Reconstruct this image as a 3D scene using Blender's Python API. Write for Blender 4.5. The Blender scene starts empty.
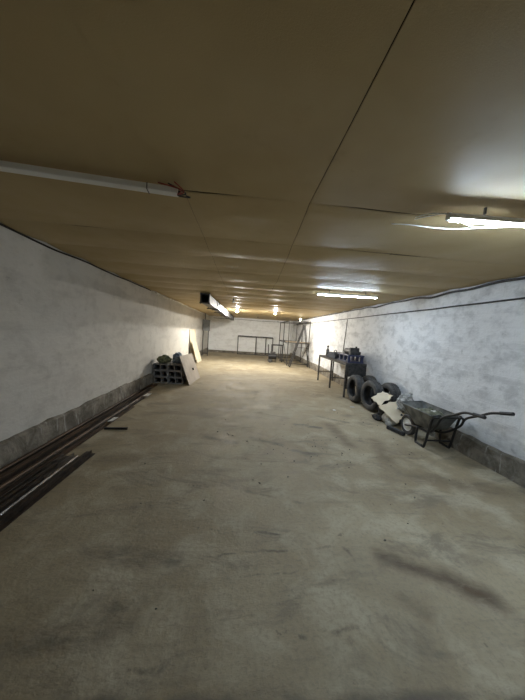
import bpy, bmesh, math, random
from mathutils import Vector, Matrix, noise
random.seed(7)
C = bpy.context.scene.collection
SC = bpy.context.scene
PI = math.pi
V = Vector

# ---------------------------------------------------------------- camera
EYE = V((0, 0, 1.55))
YAW, PITCH, ROLL = 0.0738, -0.0675, 0.0658
f = V((math.sin(YAW)*math.cos(PITCH), math.cos(YAW)*math.cos(PITCH), math.sin(PITCH)))
r = V((math.cos(YAW), -math.sin(YAW), 0)); u = r.cross(f)
r2 = r*math.cos(ROLL) + u*math.sin(ROLL); u2 = r2.cross(f)
cam = bpy.data.objects.new('camera', bpy.data.cameras.new('camera')); C.objects.link(cam)
M = Matrix((r2, u2, -f)).transposed().to_4x4(); M.translation = EYE
cam.matrix_world = M
cam.data.sensor_fit = 'VERTICAL'; cam.data.sensor_height = 36; cam.data.lens = 263/700*36
cam.data.clip_start = .05
SC.camera = cam

# ---------------------------------------------------------------- world, exposure
w = bpy.data.worlds.new('world'); SC.world = w; w.use_nodes = True
w.node_tree.nodes['Background'].inputs[0].default_value = (.5, .55, .6, 1)
w.node_tree.nodes['Background'].inputs[1].default_value = .05
vs = SC.view_settings
vs.view_transform = 'Standard'; vs.look = 'None'; vs.gamma = 1; vs.use_curve_mapping = False
vs.exposure = 1.1
TUBE_POWER = 125.0       # emission strength of the lit tubes
BULB_POWER = 11500.0
SC.cycles.use_denoising = True
SC.cycles.max_bounces = 10; SC.cycles.diffuse_bounces = 6

ZC, XL, XR, YB, YF = 2.44, -2.40, 3.30, 18.0, -2.6

# ---------------------------------------------------------------- materials
def mat(name, c1, c2=None, scale=6, rough=.8, metal=0, bump=0, bscale=None, spec=.5, emit=None, alpha=1, stretch=None, detail=6, lo=.35, hi=.65):
    m = bpy.data.materials.new(name); m.use_nodes = True
    nt = m.node_tree; b = nt.nodes['Principled BSDF']
    b.inputs['Base Color'].default_value = (*c1, 1)
    b.inputs['Roughness'].default_value = rough; b.inputs['Metallic'].default_value = metal
    b.inputs['Specular IOR Level'].default_value = spec; b.inputs['Alpha'].default_value = alpha
    tc = nt.nodes.new('ShaderNodeTexCoord'); co = tc.outputs['Object']
    if stretch:
        mp = nt.nodes.new('ShaderNodeMapping'); mp.inputs['Scale'].default_value = stretch
        nt.links.new(co, mp.inputs[0]); co = mp.outputs[0]
    if c2:
        n = nt.nodes.new('ShaderNodeTexNoise'); n.inputs['Scale'].default_value = scale; n.inputs['Detail'].default_value = detail
        nt.links.new(co, n.inputs['Vector'])
        cr = nt.nodes.new('ShaderNodeValToRGB'); cr.color_ramp.elements[0].position = lo; cr.color_ramp.elements[1].position = hi
        cr.color_ramp.elements[0].color = (*c1, 1); cr.color_ramp.elements[1].color = (*c2, 1)
        nt.links.new(n.outputs[0], cr.inputs[0]); nt.links.new(cr.outputs[0], b.inputs['Base Color'])
    if bump:
        n = nt.nodes.new('ShaderNodeTexNoise'); n.inputs['Scale'].default_value = bscale or scale*4; n.inputs['Detail'].default_value = 6
        nt.links.new(co, n.inputs['Vector'])
        bp = nt.nodes.new('ShaderNodeBump'); bp.inputs['Strength'].default_value = 1; bp.inputs['Distance'].default_value = bump
        nt.links.new(n.outputs[0], bp.inputs['Height']); nt.links.new(bp.outputs[0], b.inputs['Normal'])
    if emit:
        b.inputs['Emission Color'].default_value = (*emit[0], 1); b.inputs['Emission Strength'].default_value = emit[1]
    return m

class G:
    """tiny node-graph helper"""
    def __init__(s, m): s.nt = m.node_tree; s.b = s.nt.nodes['Principled BSDF']; s.pos = s.nt.nodes.new('ShaderNodeNewGeometry').outputs['Position']
    def link(s, a, b_): s.nt.links.new(a, b_)
    def put(s, sock, v):
        if hasattr(v, 'links'): s.link(v, sock)
        else: sock.default_value = v
    def math(s, op, a, b_=0., c=None, clamp=False):
        n = s.nt.nodes.new('ShaderNodeMath'); n.operation = op; n.use_clamp = clamp
        s.put(n.inputs[0], a); s.put(n.inputs[1], b_)
        if c is not None: s.put(n.inputs[2], c)
        return n.outputs[0]
    def vmath(s, op, a, b_=(0, 0, 0)):
        n = s.nt.nodes.new('ShaderNodeVectorMath'); n.operation = op
        s.put(n.inputs[0], a)
        if op == 'SCALE': s.put(n.inputs['Scale'], b_)
        else: s.put(n.inputs[1], b_)
        return n.outputs['Value'] if op in ('DOT_PRODUCT', 'LENGTH', 'DISTANCE') else n.outputs[0]
    def scaled(s, v, off=(0, 0, 0)):
        n = s.nt.nodes.new('ShaderNodeMapping'); n.inputs['Scale'].default_value = v; n.inputs['Location'].default_value = off
        s.link(s.pos, n.inputs[0]); return n.outputs[0]
    def noise(s, co, scale, detail=6, rough=.55, dist=0):
        n = s.nt.nodes.new('ShaderNodeTexNoise'); s.put(n.inputs['Vector'], co)
        n.inputs['Scale'].default_value = scale; n.inputs['Detail'].default_value = detail; n.inputs['Roughness'].default_value = rough; n.inputs['Distortion'].default_value = dist
        return n.outputs[0]
    def ramp(s, fac, a, b_, lo=0., hi=1.):
        n = s.nt.nodes.new('ShaderNodeMapRange'); n.interpolation_type = 'SMOOTHSTEP'
        s.put(n.inputs[0], fac); n.inputs[1].default_value = a; n.inputs[2].default_value = b_; n.inputs[3].default_value = lo; n.inputs[4].default_value = hi
        return n.outputs[0]
    def mix(s, fac, a, b_):
        n = s.nt.nodes.new('ShaderNodeMix'); n.data_type = 'RGBA'
        s.put(n.inputs[0], fac); s.put(n.inputs[6], a if hasattr(a, 'links') else (*a, 1)); s.put(n.inputs[7], b_ if hasattr(b_, 'links') else (*b_, 1))
        return n.outputs[2]
    def bump(s, h, dist):
        n = s.nt.nodes.new('ShaderNodeBump'); n.inputs['Strength'].default_value = 1; n.inputs['Distance'].default_value = dist
        s.link(h, n.inputs['Height']); s.link(n.outputs[0], s.b.inputs['Normal'])

def floor_mat():
    m = mat('floor_concrete', (.3, .27, .21), rough=.75); g = G(m)
    big = g.noise(g.pos, .55, 4); mid = g.noise(g.pos, 2.3, 8, .6, .4); fine = g.noise(g.pos, 32, 9, .75)
    streak = g.noise(g.scaled((.7, 5.5, 1)), 2.2, 6, .6, .6)
    col = g.mix(g.ramp(big, .35, .66), (.255, .205, .122), (.35, .297, .195))
    col = g.mix(g.ramp(mid, .42, .66, 0, .75), col, (.45, .40, .29))
    col = g.mix(g.ramp(g.noise(g.scaled((.8, 1.6, 1), (2, 8, 0)), 1.7, 8, .68, .8), .5, .66, 0, .65), col, (.15, .125, .088))
    col = g.mix(g.ramp(streak, .55, .75, 0, .35), col, (.17, .14, .10))
    col = g.mix(g.ramp(g.noise(g.scaled((.6, 4, 1), (3, 7, 0)), 5, 8, .7, .8), .61, .7, 0, .4), col, (.13, .11, .085))
    col = g.mix(g.ramp(fine, .45, .7, 0, .5), col, (.16, .135, .10))
    col = g.mix(g.ramp(g.noise(g.scaled((1, 1, 1), (9, 2, 0)), 9, 5, .6), .66, .72, 0, .55), col, (.12, .10, .07))
    wob = g.vmath('SCALE', g.vmath('SUBTRACT', g.nt.nodes.new('ShaderNodeTexNoise').outputs[1], (.5, .5, .5)), .0)
    nz = g.nt.nodes.new('ShaderNodeTexNoise'); nz.inputs['Scale'].default_value = 5; nz.inputs['Detail'].default_value = 6; g.link(g.pos, nz.inputs['Vector'])
    wob = g.vmath('SCALE', g.vmath('SUBTRACT', nz.outputs[1], (.5, .5, .5)), .13)
    p = g.vmath('ADD', g.pos, wob)
    p = g.vmath('MULTIPLY', p, (1, 1, 0))
    dark, brown = (.085, .07, .052), (.11, .078, .045)
    brk = g.ramp(g.noise(g.scaled((1, 2.5, 1), (5, 5, 0)), 4.5, 7, .65), .34, .56, .15, 1)
    brk2 = g.ramp(g.noise(g.scaled((1, .6, 1), (1, 4, 0)), 6.5, 6, .7), .42, .62)
    S = [((1.10, 1.70), (1.30, 1.60), .07, brown, .75), ((1.30, 1.60), (1.45, 1.54), .035, brown, .6), ((1.44, 1.55), (1.60, 1.42), .085, brown, .85), ((1.06, 1.42), (1.14, 1.34), .05, brown, .35),
         ((-.25, 1.96), (.37, 1.92), .012, dark, .9), ((-.11, 1.72), (.73, 1.79), .010, dark, .8), ((.1, 1.57), (.67, 1.62), .009, dark, .7),
         ((-.47, 1.09), (-.18, 1.13), .013, dark, .9), ((.38, 1.23), (.74, 1.26), .011, dark, .8), ((.84, 1.78), (.86, 1.72), .02, dark, .9),
         ((1.6, 4.43), (1.63, 3.62), .10, brown, .5), ((.98, 4.41), (1.38, 4.26), .05, dark, .8), ((1.5, 4.9), (2.0, 4.6), .05, dark, .5), ((-.47, 3.72), (-.03, 3.55), .05, dark, .55),
         ((.2, 3.75), (.6, 3.55), .05, dark, .5), ((.7, 3.4), (1.0, 3.3), .04, dark, .5), ((-.74, 1.74), (-.36, 1.66), .06, dark, .45), ((0, 2.5), (.61, 2.27), .02, dark, .6), ((-.62, 1.35), (-.5, 1.3), .05, dark, .4),
         ((-1.1, 1.22), (-.6, 1.23), .06, dark, .3), ((2.1, 2.8), (2.9, 2.55), .12, brown, .35), ((2.1, 3.8), (1.95, 3.2), .10, brown, .4), ((-.8, 8.6), (1.4, 9.7), .35, dark, .2),
         ((-1.6, 4.6), (-1.0, 4.9), .12, dark, .3), ((-1.5, 3.0), (-.9, 3.1), .1, dark, .25), ((-.5, 1.0), (1.4, .97), .03, dark, .5)]
    for a, b_, rad, c_, k in S:
        a = V((*a, 0)); b2 = V((*b_, 0)); d = b2 - a
        t = g.math('MULTIPLY', g.vmath('DOT_PRODUCT', g.vmath('SUBTRACT', p, tuple(a)), tuple(d)), 1/d.length_squared, clamp=True)
        q = g.vmath('ADD', g.vmath('SCALE', tuple(d), t), tuple(a))
        dist = g.vmath('DISTANCE', p, q)
        col = g.mix(g.math('MULTIPLY', g.ramp(dist, rad*.0, rad*1.8, min(1, k*(.95 if rad < .03 else 1.35)), 0), (brk2 if rad < .025 else brk) if c_ is dark else g.math('ADD', g.math('MULTIPLY', brk, .5), .5)), col, c_)
    g.link(col, g.b.inputs['Base Color'])
    g.link(g.ramp(mid, .3, .7, .62, .9), g.b.inputs['Roughness'])
    h = g.math('ADD', g.math('MULTIPLY', mid, .6), g.math('ADD', g.math('MULTIPLY', fine, .3), g.math('MULTIPLY', streak, .12)))
    g.bump(h, .016)
    return m

def wall_mat(name, light, grey, amount, axis, blocky=.0, seed=0):
    m = mat(name, light, rough=.85); g = G(m)
    sc = (1, 1, 1.25)
    a = g.noise(g.scaled(sc, (seed, 0, 3)), 2.6, 5, .55, .3); b_ = g.noise(g.scaled((1, 1, 1.5), (1, seed, 3)), 6.5, 7, .65); c = g.noise(g.pos, 40, 6, .7)
    hz = g.noise(g.scaled((.5, .35, 2.4), (0, seed, 1)), 2.0, 5, .6)
    v = g.math('ADD', g.math('MULTIPLY', a, .55), g.math('MULTIPLY', b_, .45))
    col = g.mix(g.ramp(v, .46, .62, 0, amount), light, grey)
    col = g.mix(g.ramp(hz, .5, .7, 0, amount*.75), col, tuple(x*.85 for x in grey))
    col = g.mix(g.ramp(b_, .62, .74, 0, amount*.8), col, tuple(x*.62 for x in grey))
    # block courses under the paint
    br = g.nt.nodes.new('ShaderNodeTexBrick'); br.inputs['Scale'].default_value = 1
    br.inputs['Brick Width'].default_value = .4; br.inputs['Row Height'].default_value = .2; br.inputs['Mortar Size'].default_value = .012; br.inputs['Mortar Smooth'].default_value = .9
    sp = g.nt.nodes.new('ShaderNodeSeparateXYZ'); g.link(g.pos, sp.inputs[0]); cb = g.nt.nodes.new('ShaderNodeCombineXYZ')
    g.link(sp.outputs[1 if axis == 'y' else 0], cb.inputs[0]); g.link(sp.outputs[2], cb.inputs[1]); g.link(cb.outputs[0], br.inputs['Vector'])
    col = g.mix(g.math('MULTIPLY', br.outputs[1], blocky), col, tuple(x*.7 for x in grey))
    # damp grey bloom just above the plinth
    g.link(col, g.b.inputs['Base Color'])
    h = g.math('ADD', g.math('MULTIPLY', a, .5), g.math('ADD', g.math('MULTIPLY', b_, .35), g.math('MULTIPLY', c, .06)))
    h = g.math('SUBTRACT', h, g.math('MULTIPLY', br.outputs[1], .25*min(1, blocky*4)))
    g.bump(h, .03)
    return m

def ceil_mat():
    m = mat('ceiling_board', (.5, .4, .24), rough=.55, spec=.2); g = G(m)
    a = g.noise(g.pos, .9, 4); c = g.noise(g.pos, 150, 3, .8); d = g.noise(g.pos, 5, 6, .6)
    col = g.mix(g.ramp(a, .3, .7), (.42, .315, .155), (.50, .39, .21))
    col = g.mix(g.ramp(d, .6, .8, 0, .35), col, (.30, .22, .10))
    g.link(col, g.b.inputs['Base Color'])
    h = g.math('ADD', g.math('MULTIPLY', c, .03), g.math('MULTIPLY', g.noise(g.scaled((.6, 1.2, 1)), 1.6, 2), .5))
    g.link(g.ramp(d, .3, .7, .50, .60), g.b.inputs['Roughness'])
    g.bump(h, .018)
    return m

def plinth_mat():
    m = mat('plinth_concrete', (.2, .19, .165), rough=.9); g = G(m)
    a = g.noise(g.pos, 5, 8, .65, .5); b_ = g.noise(g.pos, 14, 8, .7); s_ = g.noise(g.scaled((1, 2.5, .6)), 3, 6, .6, 1.5)
    col = g.mix(g.ramp(a, .35, .68), (.115, .10, .075), (.27, .245, .20))
    col = g.mix(g.ramp(s_, .56, .66, 0, .6), col, (.42, .41, .38))
    col = g.mix(g.ramp(b_, .55, .7, 0, .6), col, (.08, .07, .06))
    g.link(col, g.b.inputs['Base Color']); g.bump(g.math('ADD', a, g.math('MULTIPLY', b_, .4)), .03)
    return m

MF = floor_mat(); MCE = ceil_mat(); MP = plinth_mat()
MWL = wall_mat('painted_wall_left', (.57, .55, .505), (.42, .40, .365), .5, 'y', .015, 0)
MWR = wall_mat('painted_wall_right', (.76, .77, .78), (.48, .49, .50), .7, 'y', .03, 4)
MWB = wall_mat('painted_wall_back', (.88, .89, .88), (.68, .68, .66), .45, 'x', .15, 9)
MSLAB = mat('dark_slab', (.03, .025, .018), rough=.95)
MRUST = mat('rusty_steel', (.040, .027, .019), (.11, .068, .042), 9, .6, .5, .002, stretch=(1, .2, 1))
MRUST2 = mat('dark_rusty_steel', (.022, .018, .015), (.06, .042, .03), 12, .5, .6, .002)
MBARE = mat('bare_steel', (.10, .09, .08), (.22, .20, .18), 10, .35, .9, .001)
MSTEEL = mat('dark_grey_steel', (.035, .035, .036), (.09, .085, .08), 14, .55, .6, .001)
MGAL = mat('galvanised_sheet', (.08, .08, .082), (.19, .19, .188), 4, .55, .5, .001)
MBLK = mat('black_plastic', (.012, .012, .013), rough=.5)
MRUB = mat('tyre_rubber', (.022, .022, .022), (.085, .082, .078), 7, .8, 0, .003)
MBLOCK = mat('hollow_block_clay', (.19, .185, .18), (.30, .29, .28), 9, .9, 0, .006)
MCARD = mat('pale_cardboard', (.72, .60, .43), (.82, .71, .53), 4, .85, 0, .003)
MPLY = mat('cream_plywood', (.58, .50, .36), (.68, .61, .46), 3, .7, 0, .002, stretch=(1, 1, .15))
MPLYG = mat('grey_beige_board', (.44, .385, .32), (.53, .47, .40), 4, .8, 0, .002)
MPVC = mat('white_plastic', (.80, .80, .77), rough=.4)
MWIRE = mat('white_wire', (.8, .8, .8), rough=.5)
MREDW = mat('red_wire', (.25, .03, .02), rough=.5)
MTUBE = mat('lit_tube', (1, 1, 1), emit=((.66, .82, 1.0), TUBE_POWER))
MBULB = mat('lit_bulb', (1, 1, 1), emit=((1.0, .965, .89), BULB_POWER))
MBULB3 = mat('medium_lit_bulb', (1, 1, 1), emit=((1.0, .965, .89), BULB_POWER*.75))
MBULB2 = mat('dim_lit_bulb', (1, 1, 1), emit=((1.0, .93, .78), BULB_POWER*.05))
MGRN = mat('green_sacking', (.06, .075, .035), (.22, .24, .14), 12, .8, 0, .02, 30)
MBLUE = mat('blue_plastic_film', (.05, .08, .14), (.30, .38, .48), 11, .4, 0, .02, 25)
MCLR = mat('cloudy_plastic_film', (.30, .30, .28), (.55, .55, .54), 12, .35, 0, .02, 25)
MDEB = mat('earth_and_mortar', (.07, .08, .045), (.27, .27, .20), 16, .95, 0, .03, 30)
MTRAY = mat('worn_grey_tray', (.09, .095, .09), (.22, .225, .215), 8, .6, .4, .003)
MRAG = mat('grey_white_rag', (.32, .33, .33), (.62, .62, .60), 10, .9, 0, .01)
MDRAG = mat('dark_rag', (.016, .017, .018), (.05, .052, .055), 10, .9, 0, .01)
MBLUEM = mat('blue_paint', (.028, .034, .085), (.05, .058, .12), 10, .5, .1, .001)
MDBLUE = mat('navy_cloth', (.012, .016, .03), (.04, .05, .07), 10, .8, 0, .01)
MGREYB = mat('grey_cabinet_paint', (.13, .135, .13), (.18, .18, .175), 4, .5, .2, .001)
MWOOD = mat('scaffold_plank', (.20, .15, .10), (.32, .26, .18), 5, .85, 0, .003, stretch=(.2, 1, 1))
MPAPER = mat('white_paper', (.75, .75, .72), rough=.8)
MTIE = mat('pale_strip', (.80, .79, .74), (.55, .53, .48), 6, .8, 0, .02)

# ---------------------------------------------------------------- mesh helpers
class MB:
    def __init__(s): s.bm = bmesh.new()
    def box(s, c, size, rot=None):
        m = Matrix.Translation(V(c))
        if rot is not None: m = m @ rot.to_4x4()
        m = m @ Matrix.Diagonal((*size, 1))
        bmesh.ops.create_cube(s.bm, size=1, matrix=m); return s
    def beam(s, a, b, w, h):
        a, b = V(a), V(b); d = b - a
        q = d.to_track_quat('Y', 'Z').to_matrix()
        return s.box((a+b)/2, (w, d.length, h), q)
    def rod(s, a, b, r1, r3=None, seg=12, caps=True):
        a, b = V(a), V(b); d = b - a
        m = Matrix.Translation((a+b)/2) @ d.to_track_quat('Z', 'Y').to_matrix().to_4x4()
        bmesh.ops.create_cone(s.bm, cap_ends=caps, segments=seg, radius1=r1, radius2=r3 if r3 is not None else r1, depth=d.length, matrix=m); return s
    def ball(s, c, r0, sc=(1, 1, 1), sub=3):
        bmesh.ops.create_icosphere(s.bm, subdivisions=sub, radius=r0, matrix=Matrix.Translation(V(c)) @ Matrix.Diagonal((*sc, 1))); return s
    def tube(s, pts, rad, seg=8, smooth=True):
        P = [V(p) for p in pts]
        if smooth and len(P) > 2:
            Q = []
            for i in range(len(P)-1):
                p0 = P[max(i-1, 0)]; p1 = P[i]; p2 = P[i+1]; p3 = P[min(i+2, len(P)-1)]
                for k in range(5):
                    t = k/5
                    Q.append(.5*((2*p1) + (p2-p0)*t + (2*p0-5*p1+4*p2-p3)*t*t + (3*p1-p0-3*p2+p3)*t**3))
            Q.append(P[-1]); P = Q
        rings = []; up = V((0, 0, 1)) if abs((P[1]-P[0]).normalized().z) < .9 else V((1, 0, 0))
        for i, p in enumerate(P):
            d = (P[min(i+1, len(P)-1)] - P[max(i-1, 0)]).normalized()
            x = d.cross(up)
            if x.length < .1: x = d.cross(V((0, 1, 0)))
            x.normalize(); y = x.cross(d); up = y
            rings.append([s.bm.verts.new(p + (x*math.cos(a) + y*math.sin(a))*rad) for a in [2*PI*k/seg for k in range(seg)]])
        for a, b in zip(rings, rings[1:]):
            for k in range(seg): s.bm.faces.new((a[k], a[(k+1) % seg], b[(k+1) % seg], b[k]))
        s.bm.faces.new(rings[0][::-1]); s.bm.faces.new(rings[-1]); return s
    def lathe(s, prof, mtx=None, seg=32, fn=None):
        rings = []
        for k in range(seg):
            a = 2*PI*k/seg; ring = []
            for j, (rr, z) in enumerate(prof):
                rr2 = fn(rr, z, k, j) if fn else rr
                p = V((rr2*math.cos(a), rr2*math.sin(a), z)); ring.append(s.bm.verts.new(mtx @ p if mtx else p))
            rings.append(ring)
        for k in range(seg):
            a, b = rings[k], rings[(k+1) % seg]
            for j in range(len(prof)-1):
                try: s.bm.faces.new((a[j], b[j], b[j+1], a[j+1]))
                except ValueError: pass
        return s
    def poly(s, pts, thick, nrm=None):
        P = [V(p) for p in pts]
        vs_ = [s.bm.verts.new(p) for p in P]; fc = s.bm.faces.new(vs_); s.bm.normal_update()
        n = nrm or fc.normal.copy()
        ret = bmesh.ops.extrude_face_region(s.bm, geom=[fc])
        bmesh.ops.translate(s.bm, vec=n*thick, verts=[g_ for g_ in ret['geom'] if isinstance(g_, bmesh.types.BMVert)])
        return s
    def crumple(s, amt, scale, seed=0):
        for v in s.bm.verts:
            n = noise.noise_vector(v.co*scale + V((seed, seed*2, 0))); v.co += n*amt
            n = noise.noise_vector(v.co*scale*2.7 + V((seed, 3, 0))); v.co += n*amt*.4
        return s
    def build(s, name, m, parent=None, smooth=None, bevel=0, world=False):
        bmesh.ops.recalc_face_normals(s.bm, faces=s.bm.faces)
        if world and parent is not None:
            ch = Matrix(); q = parent
            while q is not None: ch = q.matrix_basis @ ch; q = q.parent
            inv = ch.inverted(); bmesh.ops.transform(s.bm, matrix=inv, verts=s.bm.verts)
        me = bpy.data.meshes.new(name); s.bm.to_mesh(me); s.bm.free()
        if smooth is not None:
            for p in me.polygons: p.use_smooth = True
            if smooth > 0: me.set_sharp_from_angle(angle=math.radians(smooth))
        me.materials.append(m)
        o = bpy.data.objects.new(name, me); C.objects.link(o)
        if parent is not None: o.parent = parent
        if bevel:
            md = o.modifiers.new('bevel', 'BEVEL'); md.width = bevel; md.segments = 2; md.limit_method = 'ANGLE'
        return o

def tag(o, label=None, cat=None, group=None, kind=None):
    if label: o['label'] = label
    if cat: o['category'] = cat
    if group: o['group'] = group
    if kind: o['kind'] = kind
    return o
def thing(name, label, cat, loc=(0, 0, 0), rz=0, group=None):
    o = bpy.data.objects.new(name, None); C.objects.link(o); o.empty_display_size = .1
    o.location = loc; o.rotation_euler = (0, 0, rz)
    return tag(o, label, cat, group)
def copy_tree(o, parent=None):
    c = o.copy(); C.objects.link(c)
    if parent is not None: c.parent = parent
    for ch in [x for x in C.objects if x.parent == o]: copy_tree(ch, c)
    return c
def centred(o):
    """move a world-built single mesh so its origin sits at the base of its own volume"""
    me = o.data; co = [v.co for v in me.vertices]
    c = V((sum(v.x for v in co)/len(co), sum(v.y for v in co)/len(co), min(v.z for v in co)))
    me.transform(Matrix.Translation(-c)); o.location = c
    return o

# ================================================================ THE ROOM
def grid_surface(fn, nu, nv):
    b = MB(); R = [[b.bm.verts.new(fn(i/nu, j/nv)) for i in range(nu+1)] for j in range(nv+1)]
    for j in range(nv):
        for i in range(nu): b.bm.faces.new((R[j][i], R[j][i+1], R[j+1][i+1], R[j+1][i]))
    return b

o = MB().box(((XL+XR)/2, (YB+YF)/2, -.1), (XR-XL+.6, YB-YF+.4, .2)).build('floor', MF); tag(o, kind='structure')
o = MB().box((XL-.1, (YB+YF)/2, 1.3), (.2, YB-YF+.4, 2.6)).build('wall_left', MWL); tag(o, kind='structure')
o = MB().box((XR+.1, (YB+YF)/2, 1.3), (.2, YB-YF+.4, 2.6)).build('wall_right', MWR); tag(o, kind='structure')
o = MB().box(((XL+XR)/2, YB+.1, 1.3), (XR-XL, .2, 2.6)).build('wall_back', MWB); tag(o, kind='structure')
o = MB().box(((XL+XR)/2, YF-.1, 1.3), (XR-XL, .2, 2.6)).build('wall_front', MWL); tag(o, kind='structure')

def plinth(name, x, s, z, d):
    # rough concrete plinth along a long wall: outer face, ragged top
    n = 260
    b = MB(); prof = 5; rows = []
    for i in range(n+1):
        y = YF + (YB-YF)*i/n
        zt = z + .03*noise.noise(V((y*1.3, x, 0))) + .018*noise.noise(V((y*6, x, 1)))
        dd = d + .014*noise.noise(V((y*2.2, x, 5))) + .008*noise.noise(V((y*9, x, 2)))
        rows.append([b.bm.verts.new(p) for p in ((x, y, 0), (x+s*(dd+.012), y, 0), (x+s*dd, y, zt*.5), (x+s*(dd-.004), y, zt-.02), (x+s*dd*.6, y, zt), (x, y, zt+.006))])
    for a, c in zip(rows, rows[1:]):
        for k in range(5): b.bm.faces.new((a[k], a[k+1], c[k+1], c[k]))
    return tag(b.build(name, MP), kind='structure')
plinth('baseboard_left', XL, 1, .27, .05)
plinth('baseboard_right', XR, -1, .26, .05)
o = MB().box(((XL+XR)/2, YB-.02, .07), (XR-XL-.08, .05, .15)).build('baseboard_back', MP); tag(o, kind='structure')

# ceiling: dark slab with sagging fibre boards nailed under it
slab = MB().box(((XL+XR)/2, (YB+YF)/2, ZC+.19), (XR-XL+.3, YB-YF+.4, .24)).build('ceiling', MSLAB); tag(slab, kind='structure')
def panel(x0, x1, y0, y1, sag, k, mid=0):
    nx = max(12, int((x1-x0)*14)); ny = 16
    ph = random.uniform(-5, 5)
    def fn(a, c):
        y = y0 + (y1-y0)*c
        dr = (.39+.0443*(y-1.82) if y < 4.3 else .5+.011*(y-4.3)) if mid else 0
        xa, xb = (dr+gp if mid == 2 else x0), (dr-gp if mid == 1 else x1)
        x = xa + (xb-xa)*a
        if c == 0: y += .001 + .032*max(0, noise.noise(V((x*1.5, y0*2.7, 9)))-.05)
        if c == 1: y -= .001 + .010*max(0, noise.noise(V((x*2.1, y1*2.7, 1)))-.05)
        e = math.sin(PI*c)
        side = min(1, min(a, 1-a)*6)
        z = ZC - sag*e*(1+.9*noise.noise(V((x*.8, k//5*3.1, 0))))
        z += (.010*noise.noise(V((x*1.1, y*2.6, 2.2))) if sag > .01 else .006*noise.noise(V((x*.8, y*1.0, 2.2))))
        lift = max(0, (c-.82)/.18)
        z -= .016*lift*max(0, noise.noise(V((x*1.9, k//5*7, 4))))*(sag > .01)
        return V((x, y, z))
    b = grid_surface(fn, nx, ny)
    p = b.build('ceiling_panel', MCE, slab, smooth=0)
    md = p.modifiers.new('thick', 'SOLIDIFY'); md.thickness = .004; md.offset = 1; md.use_rim = False
    return p
gp = .0025
rows = [-2.58, -1.4, -.2, .62-.6, 1.82]
rows = [-2.58, -1.75, -.55, .60, 1.82]
front_cols = [(XL+.005, -.56-.0012), (-.56+.0012, .39-gp), (.39+gp, XR-.005)]
for j in range(4):
    for (a, c) in front_cols: panel(a, c, rows[j]+.001, rows[j+1]-.002, .003, j)
rows = [1.82]; y = 1.82
steps = [.86, .68, .76, .85, .7, .72]
while y < YB-.5:
    y += steps[len(rows)-1] if len(rows)-1 < len(steps) else random.choice((.72, .78, .84)); rows.append(y)
rows[-1] = YB-.004
cols = [(XL+.005, -.45), (-.446, .50), (.508, 1.46), (1.466, XR-.005)]
for j in range(len(rows)-1):
    for k, (a, c) in enumerate(cols):
        off = off2 = 0
        panel(a, c, rows[j]+off+.001, rows[j+1]+off2-.001, [.006, .013, .017, .019][min(j, 3)]*(1+.25*math.sin(j*2.3)), j*5+k, k if k in (1, 2) else 0)

# pale strip along the far part of the left ceiling joint, dark gap line elsewhere
b = MB(); b.tube([(XL+.02, yy, ZC-.045+.01*math.sin(yy*2.1)) for yy in [7.2+.6*i for i in range(18)]], .026, 6)
tag(b.build('trim_1', MTIE, smooth=0), kind='structure')
b = MB(); b.tube([(XL+.008, yy, ZC-.034+.034*noise.noise(V((yy*1.3, 0, 0)))) for yy in [-2.4+.33*i for i in range(29)]], .011, 6)
tag(b.build('trim_2', MSLAB, smooth=0), kind='structure')

# ================================================================ LAMPS
def tube_light(label, x0, x1, yy, zz, tilt=0, lit=True, group=None):
    L = x1-x0; t = thing('tube_light', label, 'light', ((x0+x1)/2, yy, zz)); t.rotation_euler = (0, 0, tilt)
    b = MB(); n_ = 12; R = []
    for k in range(n_+1):      # opaque half-round back of the tube, closed along the ends
        a = -.12 + (PI+.24)*k/n_
        R.append([b.bm.verts.new((x, math.cos(a)*rr, -.008+math.sin(a)*rr)) for x in (-L/2, L/2) for rr in (.0165, .020)])
    for p, q in zip(R, R[1:]):
        for i0, i1 in ((0, 2), (3, 1), (1, 0), (2, 3)): b.bm.faces.new((p[i0], p[i1], q[i1], q[i0]))
    for p in (R[0], R[-1]): b.bm.faces.new((p[0], p[1], p[3], p[2]))
    b.box((0, 0, .018), (L-.02, .016, .014))
    b.build('housing', MPVC, t)
    for s in (-1, 1): MB().box((s*(L/2-.01), 0, .004), (.022, .030, .044)).build('end_cap', MPVC, t, bevel=.004)
    if lit: MB().rod((-L/2+.022, 0, -.010), (L/2-.022, 0, -.010), .0145).build('tube', MTUBE, t, smooth=40)
    for s in (-.3, .3): MB().box((s*L, 0, .034+(ZC-zz-.034)/2), (.012, .012, ZC-zz-.036)).build('clip', MGAL, t)
    return t
t = tube_light('lit white tube light nearest the camera on the right, wires hanging from it', 1.25, 2.45, 1.625, ZC-.08, -.05)
b = MB(); 
b.tube([(-.60, 0, 0), (-.52, -.0, -.02), (-.40, .03, -.035), (-.28, .03, -.03), (-.15, .01, -.02)], .0035, 6); b.build('wire', MWIRE, t, smooth=0)
b = MB(); b.tube([(-.86, .20, .02), (-.74, .16, .005), (-.52, .14, -.012), (-.30, .09, -.01), (-.12, .0, -.015)], .0035, 6); b.build('wire', MWIRE, t, smooth=0)
b = MB(); b.tube([(-.60, 0, .02), (-.68, .04, .035), (-.74, .12, .04)], .003, 6); b.tube([(-.60, .01, .03), (-.66, .08, .04), (-.72, .16, .045)], .003, 6); b.build('wire', MWIRE, t, smooth=0)
tube_light('lit white tube light further back, across the ceiling before the table', 1.35, 2.50, 4.98, ZC-.085, -.10)
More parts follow.
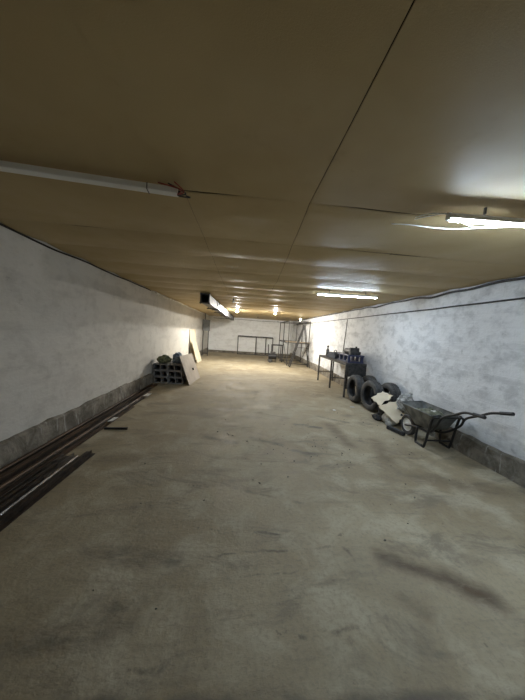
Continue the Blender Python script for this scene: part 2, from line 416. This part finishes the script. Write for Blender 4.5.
# the dead batten at left
t = thing('tube_light', 'unlit white batten light on the dark ceiling at left', 'light', (-1.115, 1.70, ZC-.045), .098)
MB().box((0, 0, .0), (1.30, .062, .036)).build('housing', MPVC, t, bevel=.006)
MB().box((.47, 0, -.002), (.006, .064, .039)).build('end_cap', MGAL, t)
for k, (p, q) in enumerate((((.70, -.03), (.60, -.07)), ((.67, -.07), (.54, -.06)), ((.72, .02), (.69, .055)), ((.69, -.05), (.64, -.10)))):
    MB().tube([(.62, .008*k-.01, .0), (.655, p[1]*.3, -.018), (p[0], p[1], -.012), (q[0], q[1], .012)], .0042, 6).build('wire', MREDW if k % 2 else MBLK, t, smooth=0)
MB().box((.655, -.005, -.004), (.03, .02, .016)).build('connector', MBLK, t)

def bulb(name, label, x, yy, zz, lit, m=None):
    t = thing(name, label, 'light', (x, yy, zz))
    MB().rod((0, 0, .018), (0, 0, min(.07, ZC-zz-.03)), .018, .016, 12).build('socket', MBLK if not lit else MPVC, t, smooth=40)
    MB().rod((0, 0, .02), (0, 0, ZC-zz-.01), .004, seg=6).build('cord', MBLK, t)
    if lit: MB().lathe([(.018, .032), (.05, .026), (.072, .006), (.070, .004), (.048, .022), (.016, .028), (.018, .032)], seg=24).build('added_shade', MPVC, t, smooth=40)  # added cup that keeps the bulb's light off the ceiling
    if lit is not None:
        MB().ball((0, 0, 0), .020 if lit else .034, (1, 1, 1.1), 3).build('bulb', m if m else MBULB if lit else MPVC, t, smooth=0)
    return t
bulb('light_bulb', 'glowing bulb on the far ceiling just right of the metal duct', -.36, 11.5, 2.355, True)
bulb('light_bulb', 'glowing bulb on the far ceiling left of the scaffold top', 1.26, 11.1, 2.355, True, MBULB3)
bulb('light_bulb', 'glowing bulb hanging over the pipe scaffold', 2.70, 12.8, 2.31, True, MBULB2)
bulb('light_bulb', 'unlit white bulb on the ceiling nearest the camera', -.33, 7.0, 2.30, False)
bulb('lamp_socket', 'empty black lamp socket on the ceiling midway between two glowing bulbs', .65, 13.4, 2.24, None)
bulb('lamp_socket', 'empty black lamp socket hanging before back wall beside scaffold', 2.0, 15.9, 2.20, None)

# ================================================================ CABLES
def cable(name, label, pts, rad, m=MBLK, seg=6):
    return centred(tag(MB().tube(pts, rad, seg).build(name, m, smooth=0), label, 'cable'))
cable('wall_cable', 'long black cable strung along the right wall below the ceiling',
      [(XR-.018, -2.3+.45*i, 2.155+.012*noise.noise(V((i*.7, 3, 0)))) for i in range(45)], .0115)
cable('ceiling_cable', 'thick dark sagging cable bundle along the joint of right wall and ceiling',
      [(XR-.028, -2.3+.4*i, 2.385+.05*noise.noise(V((i*.62, 8, 0)))) for i in range(26)] + [(XR-.02, 8.3+.5*i, 2.40) for i in range(18)], .017)
cable('drop_cable', 'thin vertical cable down the right wall behind the steel table', [(XR-.012, 8.32, 2.14), (XR-.012, 8.35, 1.8), (XR-.012, 8.42, 1.3), (XR-.012, 8.46, .96)], .010)
cable('back_cable', 'thin dark cable strung high across the back wall', [(XL+.3+.5*i, YB-.02, 2.30-.012*math.sin(i*1.3)) for i in range(11)], .011)

# ================================================================ DUCT AND CABINET AT FAR LEFT
d0, d1 = V((-1.0, 6.55, 0)), V((-.78, 17.0, 0))
t = thing('ventilation_duct', 'long square galvanised air duct hung under the ceiling, dark open end near', 'duct', (d0.x, d0.y, ZC-.2))
n = 5; zc = ZC-.165; w_ = .20
for i in range(n):
    a = d0.lerp(d1, i/n); c = d0.lerp(d1, (i+1)/n - .004); h = .21; drop = (.0, .0, .0, 0, 0)[i]
    a = V((a.x, a.y, zc)); c = V((c.x, c.y, zc)); b = MB()
    d = (c-a).normalized(); sd = V((d.y, -d.x, 0))
    # four sheet walls so the near end is really open
    up = V((0, 0, 1))
    b.beam(a+up*h/2, c+up*h/2, w_, .004); b.beam(a-up*h/2, c-up*h/2, w_, .004)
    b.beam(a+sd*w_/2, c+sd*w_/2, .004, h); b.beam(a-sd*w_/2, c-sd*w_/2, .004, h)
    b.build('duct_section', MGAL, t, world=True)
    b = MB(); e = V((0, .02, 0)) if i == 0 else V((0, 0, 0))
    for q, (ww, hh) in ((up*h/2, (w_+.05, .03)), (-up*h/2, (w_+.05, .03)), (sd*w_/2, (.03, h+.05)), (-sd*w_/2, (.03, h+.05))): b.beam(a+q+e-d*.01, a+q+e+d*.02, *ww_hh) if False else b.beam(a+q+e-d*.012, a+q+e+d*.02, ww, hh)
    b.build('flange', MSTEEL, t, world=True)
for yy in (8.1, 9.7, 11.8, 14.2):
    x = d0.lerp(d1, (yy-d0.y)/(d1.y-d0.y)).x
    b = MB().beam((x-.2, yy, zc-.125), (x+.14, yy, zc-.125), .03, .022)
    b.rod((x-.15, yy, zc-.125), (x-.15, yy, ZC-.01), .008); b.rod((x+.12, yy, zc-.125), (x+.12, yy, ZC-.01), .008)
    b.build('hanger', MSTEEL, t, world=True)
b = MB()
for s in (-1, 1): b.box((d0.x+s*.06, d0.y+.25, zc), (.004, .3, .19))
b.box((d0.x, d0.y+.42, zc), (.19, .01, .2)); b.build('dark_inset', MBLK, t, world=True)  # black plates set in the open duct end stand in for its inner shade

t = thing('electrical_cabinet', 'grey metal electrical cabinet on two pipe legs at back left corner', 'cabinet', (-2.16, 15.2, 0))
MB().box((0, 0, 1.73), (.40, .16, .64)).build('body', MGREYB, t, bevel=.008)
dr = MB().box((0, -.086, 1.73), (.36, .012, .60)).build('door', MGREYB, t, bevel=.003)
MB().box((.13, -.10, 1.73), (.02, .02, .07)).build('latch', MBLK, dr)
for s in (-.16, .14): MB().rod((s, 0, 0), (s, 0, 1.42), .022).build('leg', MSTEEL, t, smooth=40)
MB().box((-.01, 0, .14), (.34, .04, .04)).build('crossbar', MSTEEL, t)
MB().rod((-.08, .03, 2.05), (-.08, .03, ZC-.02), .02).build('conduit', MGAL, t, smooth=40)

# ================================================================ LEFT SIDE: BOARDS, BLOCKS, BARS
def board(name, label, cat, pts, thick, m, group=None, n=None):
    o = MB().poly(pts, thick, n).build(name, m, bevel=.002); centred(o); return tag(o, label, cat, group)
board('plywood_board', 'tall cream plywood board leaning upright on the far left wall', 'board',
      [(-2.29, 11.9, 0.0), (-2.25, 13.0, 0.0), (-2.345, 12.95, 1.50), (-2.38, 11.75, 1.44)], .012, MPLY, n=V((-1, 0, .0)))
board('plywood_board', 'shorter pale plywood board leaning out in front of the tall one', 'board',
      [(-1.98, 11.75, .0), (-1.93, 12.7, 0.0), (-2.24, 12.65, .90), (-2.27, 11.75, .93)], .012, MPLY, n=V((-1, 0, -.3)).normalized())
bo = board('particle_board', 'grey beige square board leaning on the stack of hollow blocks', 'board',
      [(-1.385, 7.08, .0), (-1.30, 8.28, .0), (-1.60, 8.34, .74), (-1.665, 7.02, .775)], .014, MPLYG, n=V((1, 0, .34)).normalized())
MB().rod((-1.455, 7.85, .325), (-1.42, 7.85, .337), .035).build('knot_hole', MBLK, bo, world=True)
def make_block(back):
    b = MB(); W, H_, D = .375, .172, .19; tk = .022
    b.box((0, 0, tk/2), (W, D, tk)); b.box((0, 0, H_-tk/2), (W, D, tk))
    for x in (-W/2+tk/2, 0, W/2-tk/2): b.box((x, 0, H_/2), (tk, D, H_-2*tk+.002))
    if back: b.box((0, D/2-.008, H_/2), (W-.01, .012, H_-.02))  # added plate stops light coming through, so the front holes stay dark
    return b.build('hollow_block', MBLOCK)
protos = [make_block(False), make_block(True)]; used = set()
lay = {0: ('bottom row', -2.12), 1: ('middle row', -2.145), 2: ('top row', -2.145)}
for row in range(3):
    for cidx in range(2):
        for dep in range(4):
            pi_ = int(dep > 0); o = protos[pi_]
            if pi_ in used: o = o.copy(); C.objects.link(o)
            used.add(pi_)
            x0 = (-2.15, -2.17, -2.19)[row]
            o.location = (x0 + cidx*.379+random.uniform(-.002, .002), 7.28+dep*.21+random.uniform(-.006, .006), row*.175)
            g = 'hollow blocks in the front face of the stack' if dep == 0 else 'hollow blocks hidden behind the stack front'
            side = 'nearest the left wall' if cidx == 0 else 'beside the leaning board'
            if dep == 0: lb = 'grey hollow block in the %s of the stack front, %s' % (lay[row][0], side)
            else: lb = 'hollow block, %s, %s, %s behind the front' % (lay[row][0], 'wall side' if cidx == 0 else 'board side', ('one', 'two', 'three')[dep-1] + (' place' if dep == 1 else ' places'))
            tag(o, lb, 'block', g)
def bag(name, label, cat, c, r0, sc, m, amt, freq, seed, sub=5):
    b = MB().ball(c, r0, sc, sub).crumple(amt, freq, seed)
    zmin = c[2]-r0*sc[2]*.75
    for v in b.bm.verts: v.co.z = max(v.co.z, zmin)
    return tag(centred(b.build(name, m, smooth=25)), label, cat)
bag('rubbish_bag', 'crumpled green netting heap on the left of the block stack', 'bag', (-2.14, 7.38, .62), .18, (.98, .8, .68), MGRN, .05, 9, 1)
bag('rubbish_bag', 'crumpled blue and white plastic film on the block stack, beside board', 'bag', (-1.81, 7.48, .67), .17, (.78, .9, 1.0), MBLUE, .06, 10, 4)

# long bars along the left wall
def bar(label, x0, y0, x1, y1, z, w_, kind, m, group):
    a, c = V((x0, y0, z)), V((x1, y1, z)); b = MB()
    if kind == 'tube': b.rod(a, c, w_/2, seg=10)
    elif kind == 'angle':
        b.beam(a+V((0, 0, -w_/2+.003)), c+V((0, 0, -w_/2+.003)), w_, .005); b.beam(a+V((-w_/2+.003, 0, 0)), c+V((-w_/2+.003, 0, 0)), .005, w_)
    else: b.beam(a, c, w_, w_)
    return tag(centred(b.build({'tube': 'steel_pipe', 'angle': 'angle_iron', 'box': 'square_steel_tube'}[kind], m, smooth=30 if kind == 'tube' else None)), label, 'metal bar', group)
ordn = ['nearest the concrete plinth', 'second out from the plinth', 'third out from the plinth', 'fourth out from the plinth', 'fifth out from the plinth', 'sixth out from the plinth', 'outermost from the plinth']
farb = [(-2.29, 6.9, .05, 'tube'), (-2.235, 6.6, .045, 'angle'), (-2.18, 6.9, .05, 'box'), (-2.125, 6.3, .04, 'angle'), (-2.07, 6.1, .045, 'tube'), (-2.02, 5.6, .035, 'box'), (-1.97, 5.0, .035, 'angle')]
for i, (x, ye, wd, kd) in enumerate(farb):
    kn = {'tube': 'pipe', 'angle': 'angle iron', 'box': 'square tube'}[kd]
    bar('long rusty %s along the left wall, %s' % (kn, ordn[i]), x, -.9+.1*i, x+random.uniform(-.003, .003), ye, wd/2+.001, wd, kd, MRUST if i % 2 == 0 else MRUST2, 'long rusty bars lying along the left wall')
nearb = [(-1.905, 3.02, .04, 'angle', MBARE), (-1.86, 2.98, .036, 'box', MRUST2), (-1.815, 3.05, .04, 'angle', MBARE), (-1.77, 3.0, .04, 'tube', MBARE), (-1.725, 3.1, .036, 'box', MRUST2), (-1.675, 3.12, .045, 'angle', MRUST2)]
o2 = ['innermost, against the rusty bars', 'second from the rusty bars', 'third from the rusty bars', 'fourth from the rusty bars', 'fifth from the rusty bars', 'outermost, on the open floor side']
for i, (x, ye, wd, kd, m) in enumerate(nearb):
    kn = {'tube': 'pipe', 'angle': 'angle iron', 'box': 'square tube'}[kd]
    bar('shorter dark steel %s of the near bundle, %s' % (kn, o2[i]), x+.0, -.6+.07*i, x+(-.02 if i < 4 else 0), ye, wd/2+.001, wd, kd, m, 'shorter steel bars in the near bundle at lower left')
for i in range(2):
    bar('steel bar lying on top of the near bundle, %s' % ('inner one' if i == 0 else 'outer one'), -1.88+.09*i, -.3, -1.84+.05*i, 2.75-.25*i, .062, .03, 'box', MRUST2, 'steel bars on top of the near bundle')
centred(tag(MB().beam((-1.93, 3.87, .013), (-1.62, 3.90, .013), .035, .025).build('short_bar', MBLK), 'short black bar lying across the floor beyond the near bundle', 'metal bar'))
def scrap(label, c, pts, m=MPAPER, cat='paper', name='paper_scrap'):
    o = MB().poly([(c[0]+p[0], c[1]+p[1], c[2]+.004*random.random()) for p in pts], .004, V((0, 0, 1))).build(name, m); centred(o); return tag(o, label, cat)
scrap('small white paper scrap on the rusty bars near the short black bar', (-1.95, 4.15, .047), [(-.03, -.1), (.03, -.08), (.04, .1), (-.02, .08)])
scrap('white paper scrap on the rusty bars before the block stack', (-1.99, 5.72, .047), [(-.05, -.12), (.05, -.1), (.055, .12), (-.04, .11)])

# ================================================================ BACK: FRAME, TROLLEY, SCAFFOLD, LADDER
t = thing('low_barrier', 'low rectangular dark steel barrier standing against the back wall', 'frame', (.75, 17.6, 0))
A, B_ = (-.36, 17.45, 0), (1.95, 17.45, 0); T0, T1 = (-.38, 17.75, 1.2), (1.97, 17.75, 1.2)
def lerp(a, c, k): return tuple(V(a).lerp(V(c), k))
MB().beam(T0, T1, .06, .08).build('top_rail', MSTEEL, t, world=True)
MB().beam(A, B_, .04, .04).build('bottom_rail', MSTEEL, t, world=True).location.z = .02
for k in (0, .52, .8, 1): MB().rod(lerp(A, B_, k), lerp(T0, T1, k), .028, seg=8).build('post', MSTEEL, t, world=True)

t = thing('steel_trolley', 'small dark open steel stand left of the scaffold', 'stand', (1.84, 14.3, 0))
for x in (-.26, .26):
    for yy in (-.28, .28): MB().box((x, yy, .45), (.04, .04, .90)).build('leg', MSTEEL, t)
b = MB()
for yy in (-.28, .28): b.box((0, yy, .9), (.56, .05, .05))
for x in (-.26, .26): b.box((x, 0, .9), (.05, .56, .05))
b.build('top_frame', MSTEEL, t)
b = MB()
for yy in (-.28, .28): b.box((0, yy, .28), (.52, .03, .03))
for x in (-.26, .26): b.box((x, 0, .28), (.03, .56, .03))
b.build('lower_frame', MSTEEL, t)
t = thing('compressor', 'dark wheeled machine with upright handle before the low steel frame', 'machine', (1.58, 13.75, 0))
MB().rod((-.22, 0, .32), (.18, 0, .32), .15, seg=20).build('tank', MBLK, t, smooth=40)
MB().box((.0, 0, .50), (.26, .2, .12)).build('motor', MSTEEL, t, bevel=.02)
for s in (-1, 1): MB().rod((-.15, s*.15-.015, .1), (-.15, s*.15+.015, .1), .10, seg=20).build('wheel', MRUB, t, smooth=40)
MB().rod((.14, 0, 0), (.14, 0, .2), .02).build('foot', MSTEEL, t)
MB().tube([(-.24, -.1, .4), (-.26, -.1, .93), (-.26, .1, .93), (-.24, .1, .4)], .016, 8, False).build('handle', MSTEEL, t)

t = thing('scaffold', 'tall grey pipe scaffold with plank deck in the far right corner', 'scaffold', (2.7, 12.7, 0))
xs, ys = (2.17, 3.19), (12.7, 14.3, 15.9)
for yy in ys:
    for x in xs: MB().rod((x, yy, 0), (x, yy, 2.22), .024, seg=8).build('post', MSTEEL, t, smooth=40, world=True)
    MB().rod((xs[0], yy, 2.19), (xs[1], yy, 2.19), .018, seg=8).build('crossbar', MSTEEL, t, smooth=40, world=True)
    MB().rod((xs[0], yy, .10), (xs[1], yy, .10), .022, seg=8).build('crossbar', MSTEEL, t, smooth=40, world=True)
    MB().rod((xs[0], yy, 1.13), (xs[1], yy, 1.13), .022, seg=8).build('crossbar', MSTEEL, t, smooth=40, world=True)
for x in xs:
    for z in (.10, 1.10, 2.19): MB().rod((x, ys[0], z), (x, ys[-1], z), .020, seg=8).build('side_rail', MSTEEL, t, smooth=40, world=True)
MB().rod((xs[0], ys[0], .1), (xs[0], ys[1], 1.1), .014, seg=8).build('brace', MSTEEL, t, world=True)
MB().rod((xs[1], ys[0], 1.1), (xs[1], ys[1], .1), .014, seg=8).build('brace', MSTEEL, t, world=True)
for k in range(2): MB().box((2.68, 12.9+.28*k, 1.172), (1.16, .25, .04)).build('plank', MWOOD, t, world=True)

t = thing('step_ladder', 'open A-shaped steel step ladder standing in front of the scaffold', 'ladder', (2.7, 12.25, 0))
for yy in (-.13, .13):
    MB().beam((-.50, yy*1.3, .0), (.14, yy*.8, 2.12), .035, .05).build('rail', MSTEEL, t)
    MB().beam((.46, yy*1.2, .0), (.12, yy*.8, 1.98), .025, .035).build('rear_leg', MSTEEL, t)
for k in range(1, 8):
    q = k/8; x = -.50+.64*q
    MB().box((x, 0, 2.12*q), (.05, .22+.1*(1-q), .02)).build('rung', MSTEEL, t)
MB().box((.14, 0, 2.12), (.12, .26, .03)).build('top_step', MSTEEL, t)
MB().rod((-.22, -.2, .95), (.30, -.2, .95), .009, seg=6).build('spreader', MSTEEL, t)

# ================================================================ TABLE AND THINGS ON IT
TX0, TX1, TY0, TY1, TZ = 2.66, 3.21, 6.55, 9.02, .90
t = thing('steel_table', 'long narrow dark steel workbench against the right wall', 'table', ((TX0+TX1)/2, (TY0+TY1)/2, 0))
MB().box(((TX0+TX1)/2, (TY0+TY1)/2, TZ-.012), (TX1-TX0, TY1-TY0, .024)).build('tabletop', MSTEEL, t, world=True, bevel=.002)
b = MB()
for x in (TX0+.02, TX1-.02): b.box((x, (TY0+TY1)/2, TZ-.045), (.035, TY1-TY0, .04))
for yy in (TY0+.02, TY1-.02): b.box(((TX0+TX1)/2, yy, TZ-.045), (TX1-TX0-.07, .035, .04))
b.build('apron', MSTEEL, t, world=True)
for yy in (TY0+.03, 7.72, TY1-.03):
    for x in (TX0+.02, TX1-.02): MB().box((x, yy, TZ/2-.03), (.04, .04, TZ-.06)).build('leg', MSTEEL, t, world=True)
    MB().box(((TX0+TX1)/2, yy, .32), (TX1-TX0-.06, .03, .03)).build('stretcher', MSTEEL, t, world=True)
MB().box(((TX0+TX1)/2+.03, TY0+.02, TZ-.2), (TX1-TX0-.10, .012, .30)).build('end_panel', MSTEEL, t, world=True)
t = thing('bottle', 'dark bottle with a black cap at the far end of steel workbench', 'bottle', (2.86, 8.72, TZ))
MB().lathe([(0, 0), (.055, .0), (.06, .02), (.06, .17), (.05, .21), (.025, .25), (.022, .29), (0, .29)], seg=20).build('body', mat('grey_bottle', (.10, .10, .10), (.45, .45, .44), 14, .3), t, smooth=40)
MB().lathe([(0, .285), (.032, .285), (.032, .345), (0, .345)], seg=16).build('cap', MBLK, t, smooth=40)
# dark cloth-wrapped case
t = thing('tool_bag', 'flat dark navy tool bag on the middle of the steel workbench', 'bag', (2.93, 8.0, TZ))
b = MB().box((0, 0, .09), (.38, .72, .18)); bmesh.ops.subdivide_edges(b.bm, edges=b.bm.edges, cuts=7, use_grid_fill=True)
for v in b.bm.verts:
    v.co.z *= 1 - .45*min(1, (abs(v.co.y)/.36)**3)
b.crumple(.014, 7, 3)
for v in b.bm.verts: v.co.z = max(v.co.z, .001)
b.build('body', MDBLUE, t, smooth=40)
MB().tube([(-.05, -.1, .17), (-.05, -.06, .23), (-.05, .08, .23), (-.05, .12, .17)], .012, 6).build('handle', MBLK, t, smooth=0)
# blue bench machine
t = thing('bench_machine', 'blue bench machine with a dark grey motor on the near end of workbench', 'machine', (2.97, 7.08, TZ)); t.scale = (1.2, 1.2, 1.2)
b = MB()
for x in (-.15, .15):
    for yy in (-.28, -.05, .2): b.box((x, yy, .075), (.05, .07, .15))
b.box((0, 0, .155), (.37, .66, .03)); b.box((0, 0, .012), (.36, .64, .024)); b.build('base_frame', MBLUEM, t, bevel=.004)
MB().rod((-.02, -.24, .235), (-.02, .20, .235), .065, seg=20).build('motor', MSTEEL, t, smooth=40, bevel=.004)
MB().box((.06, .02, .21), (.16, .52, .07)).build('housing', MSTEEL, t, bevel=.01)
MB().box((-.02, -.24, .245), (.20, .08, .17)).build('switch_box', MSTEEL, t, bevel=.008)
MB().rod((.02, -.24, .32), (.02, -.24, .36), .02).build('knob', MBLK, t)

# ================================================================ TYRES
def make_tyre():
    b = MB()
    pr = [(.205, -.085), (.215, -.098), (.25, -.108), (.29, -.106), (.315, -.094), (.328, -.075), (.330, -.050), (.319, -.048), (.319, -.040), (.332, -.038), (.332, -.008), (.321, -.006), (.321, .006), (.332, .008), (.332, .038), (.319, .040), (.319, .048), (.330, .050), (.328, .075), (.315, .094), (.29, .106), (.25, .108), (.215, .098), (.205, .085), (.213, .07), (.255, .075), (.30, .05), (.305, 0), (.30, -.05), (.255, -.075), (.213, -.07), (.205, -.085)]
    def fn(rr, z, k, j):
        if (j in (4, 5, 6, 17, 18, 19)) and k % 2: return rr - .011
        return rr
    pr = [(q[0], q[1]*.9) for q in pr]
    b.lathe(pr, Matrix.Rotation(PI/2, 4, 'Y'), 72, fn)
    return b.build('tyre', MRUB, smooth=35)
ty = make_tyre()
TS = [(2.79, 6.16, .333, .04, .0, 'front row tyre standing upright, next to the workbench leg'),
      (2.86, 5.46, .333, .13, .0, 'front row tyre standing upright, beside the torn cardboard'),
      (3.14, 6.19, .333, .0, .0, 'tyre against the wall, mostly hidden behind the front tyres'),
      (3.14, 5.27, .333, .0, .0, 'tyre against the wall, standing behind the cardboard')]
for i, (x, yy, z, rz, tl, lb) in enumerate(TS):
    o = ty if i == 0 else ty.copy()
    if i: C.objects.link(o)
    o.location = (x, yy, z); o.rotation_euler = (0, tl, rz)
    tag(o, lb, 'tyre', 'old black tyres by the right wall')

# ================================================================ WHEELBARROW
t = thing('wheelbarrow', 'grey metal wheelbarrow full of debris, parked along the right wall', 'wheelbarrow', (2.93, 3.6, 0))
def P_(x, yy, z): return V((x, yy, z))
# tray
top = [P_(2.70, 3.46, .53), P_(3.18, 3.50, .53), P_(3.12, 4.24, .55), P_(2.68, 4.17, .535)]
bot = [P_(2.80, 3.62, .27), P_(3.12, 3.64, .27), P_(3.04, 3.93, .26), P_(2.78, 3.91, .26)]
b = MB(); v1 = [b.bm.verts.new(p) for p in top]; v0 = [b.bm.verts.new(p) for p in bot]
b.bm.faces.new(v0)
for k in range(4): b.bm.faces.new((v0[k], v0[(k+1) % 4], v1[(k+1) % 4], v1[k]))
tray = b.build('tray', MTRAY, t, world=True)
md = tray.modifiers.new('bev', 'BEVEL'); md.width = .03; md.segments = 3
md = tray.modifiers.new('thick', 'SOLIDIFY'); md.thickness = .004; md.offset = 0
b = MB(); b.tube([top[0], top[1], top[2], top[3], top[0]], .010, 8, False); b.build('rim', MTRAY, t, world=True, smooth=30)
# frame rails run from the wheel under the tray and out into the handles
for s, x0, x1 in ((-1, 2.75, 2.77), (1, 3.15, 3.11)):
    hd = MB().tube([(2.84+s*.058, 4.13, .165), (2.88+s*.07, 3.88, .222), (2.94+s*.10, 3.64, .232), (x0-.03*s, 3.44, .40), (x1, 3.34, .545), (x1, 3.12, .665), (x1, 2.98, .74-.01*(s<0)), (x1, 2.76, .80 if s > 0 else .75)], .016, 10).build('handle', MBLK, t, smooth=0, world=True)
    MB().rod(P_(x1, 2.88, .771 if s > 0 else .745), P_(x1, 2.73, .808 if s > 0 else .752), .021, seg=10).build('grip', MBLK, hd, smooth=40, world=True)
    MB().tube([(x0-.01*s, 3.80, .26), (x0, 3.80, .04), (x0, 3.76, .018), (x0, 3.66, .018), (x0, 3.60, .05), (x0, 3.50, .46), (x0-.02*s, 3.44, .53), (x0-.06*s, 3.43, .545)], .018, 10).build('leg', MBLK, t, smooth=0, world=True)
MB().rod((2.75, 3.60, .12), (3.15, 3.60, .12), .011).build('leg_brace', MBLK, t, smooth=40, world=True)
MB().tube([(2.72, 3.45, .50), (2.82, 3.38, .535), (3.08, 3.38, .54), (3.16, 3.44, .50)], .014, 8).build('tray_support', MBLK, t, smooth=0, world=True)
wh = Matrix.Translation(-V((2.93, 3.6, 0))) @ Matrix.Translation((2.84, 4.13, .17)) @ Matrix.Rotation(.06, 4, 'Z') @ Matrix.Rotation(PI/2, 4, 'Y')
whl = MB().lathe([(.105, -.03), (.15, -.038), (.168, -.02), (.17, 0), (.168, .02), (.15, .038), (.105, .03)], wh, 36).build('wheel', MRUB, t, smooth=50)
MB().lathe([(0, -.045), (.03, -.045), (.03, -.022), (.10, -.02), (.108, -.03), (.108, .03), (.10, .02), (.03, .022), (.03, .045), (0, .045)], wh, 36).build('hub', MPVC, whl, smooth=40)
# load
b = grid_surface(lambda a, c: P_(2.775+.34*a-.02*c, 3.57+.47*c, .42), 36, 44)
for v in b.bm.verts:
    a = min(1, max(0, (v.co.x-2.745)/.37)); c = (v.co.y-3.57)/.47
    e = min(1, 5*min(a, 1-a, c, 1-c)+.0)
    v.co.z = .435 + .07*e + e*.05*noise.noise(v.co*9) + .02*e*noise.noise(v.co*30)
tag(centred(b.build('debris_load', MDEB, smooth=0)), 'rough heap of earth and mortar debris filling the wheelbarrow tray', 'debris', kind='stuff')
centred(tag(MB().poly([(2.95, 3.75, .50), (3.01, 3.74, .51), (3.02, 3.80, .505), (2.96, 3.82, .50)], .01, V((0, 0, 1))).build('plaster_chip', MPAPER), 'small white chip on top of the wheelbarrow load', 'rubble'))
bag('plastic_bag', 'cloudy crumpled plastic bag between the wheelbarrow and the wall', 'bag', (3.06, 4.60, .40), .17, (.75, .85, 1.35), MCLR, .06, 9, 8)

# ================================================================ CARDBOARD AND JUNK
def sheet(name, label, cat, q, m, amt=.012, seed=0, ragged=.03, thick=.006, parent=None):
    q = [V(p) for p in q]; n = 22
    def fn(a, c):
        da = ragged*noise.noise(V((c*4, seed, 0))) * (2*a-1); dc = ragged*noise.noise(V((a*4, seed, 5)))*(2*c-1)
        a2, c2 = a+da*3, c+dc*3
        p = q[0].lerp(q[1], a2).lerp(q[3].lerp(q[2], a2), c2)
        return p + noise.noise_vector(p*5+V((seed, 0, 0)))*amt
    o = grid_surface(fn, n, n).build(name, m, smooth=0); centred(o)
    md = o.modifiers.new('thick', 'SOLIDIFY'); md.thickness = thick
    return tag(o, label, cat)
sheet('cardboard_sheet', 'torn pale cardboard sheet lying against the tyre, upper piece', 'cardboard',
      [(2.56, 4.92, .40), (2.82, 5.02, .53), (3.00, 4.92, .47), (2.62, 4.70, .30)], MCARD, .02, 2)
sheet('cardboard_sheet', 'creased pale cardboard sheet sloping down to the barrow wheel, lower piece', 'cardboard',
      [(2.60, 4.70, .31), (3.02, 4.78, .41), (3.03, 4.55, .215), (2.76, 4.34, .10)], MCARD, .018, 5)
bag('crumpled_rag', 'crumpled grey white cloth on the floor beneath the cardboard', 'cloth', (2.80, 4.62, .09), .12, (.9, 1.5, .9), MRAG, .04, 10, 11)
bag('crumpled_rag', 'dark crumpled cloth heap under the upper cardboard piece', 'cloth', (2.86, 4.86, .13), .15, (.9, 1.3, .9), MDRAG, .05, 8, 14)
bag('crumpled_rag', 'dark bluish cloth on the floor before the front tyre', 'cloth', (2.68, 4.86, .045), .10, (.8, 1.5, .5), MDRAG, .035, 9, 17)
bag('crumpled_rag', 'black rag by the barrow wheel under the lower cardboard', 'cloth', (2.93, 4.62, .12), .12, (1.0, 1.2, .85), MDRAG, .04, 9, 21)
centred(tag(MB().beam((2.62, 4.36, .035), (2.72, 4.04, .035), .07, .06).build('dark_offcut', MDRAG, bevel=.01), 'dark flat offcut on the floor before the wheelbarrow wheel', 'offcut'))
scrap('pale scrap on the floor in front of the tyres', (2.52, 5.65, .002), [(-.06, -.03), (.05, -.02), (.06, .04), (-.04, .04)], MRAG, 'scrap', 'floor_scrap')
scrap('small white scrap alone on the floor before the workbench', (2.0, 5.35, .002), [(-.03, -.03), (.03, -.03), (.03, .04), (-.02, .04)], MPAPER, 'scrap', 'floor_scrap')

# crumbs on the floor
b = MB(); rnd = random.Random(3)
for i in range(150):
    if i < 90: x, yy = rnd.gauss(.9, .75), rnd.gauss(3.7, .5)
    else: x, yy = rnd.uniform(-1.5, 2.6), rnd.uniform(1.0, 8)
    if yy < .8 or x > 3.1 or x < -1.55: continue
    s = rnd.choice((.004, .005, .006, .007, .010))
    bmesh.ops.create_icosphere(b.bm, subdivisions=1, radius=s, matrix=Matrix.Translation((x, yy, s*.3)) @ Matrix.Rotation(rnd.random()*3, 4, 'Z') @ Matrix.Diagonal((1.5, .9, .6, 1)))
tag(b.build('floor_crumbs', mat('crumbs', (.05, .045, .035), (.22, .2, .16), 30, .95)), 'small dark crumbs of mortar scattered over the concrete floor', 'debris', kind='stuff')
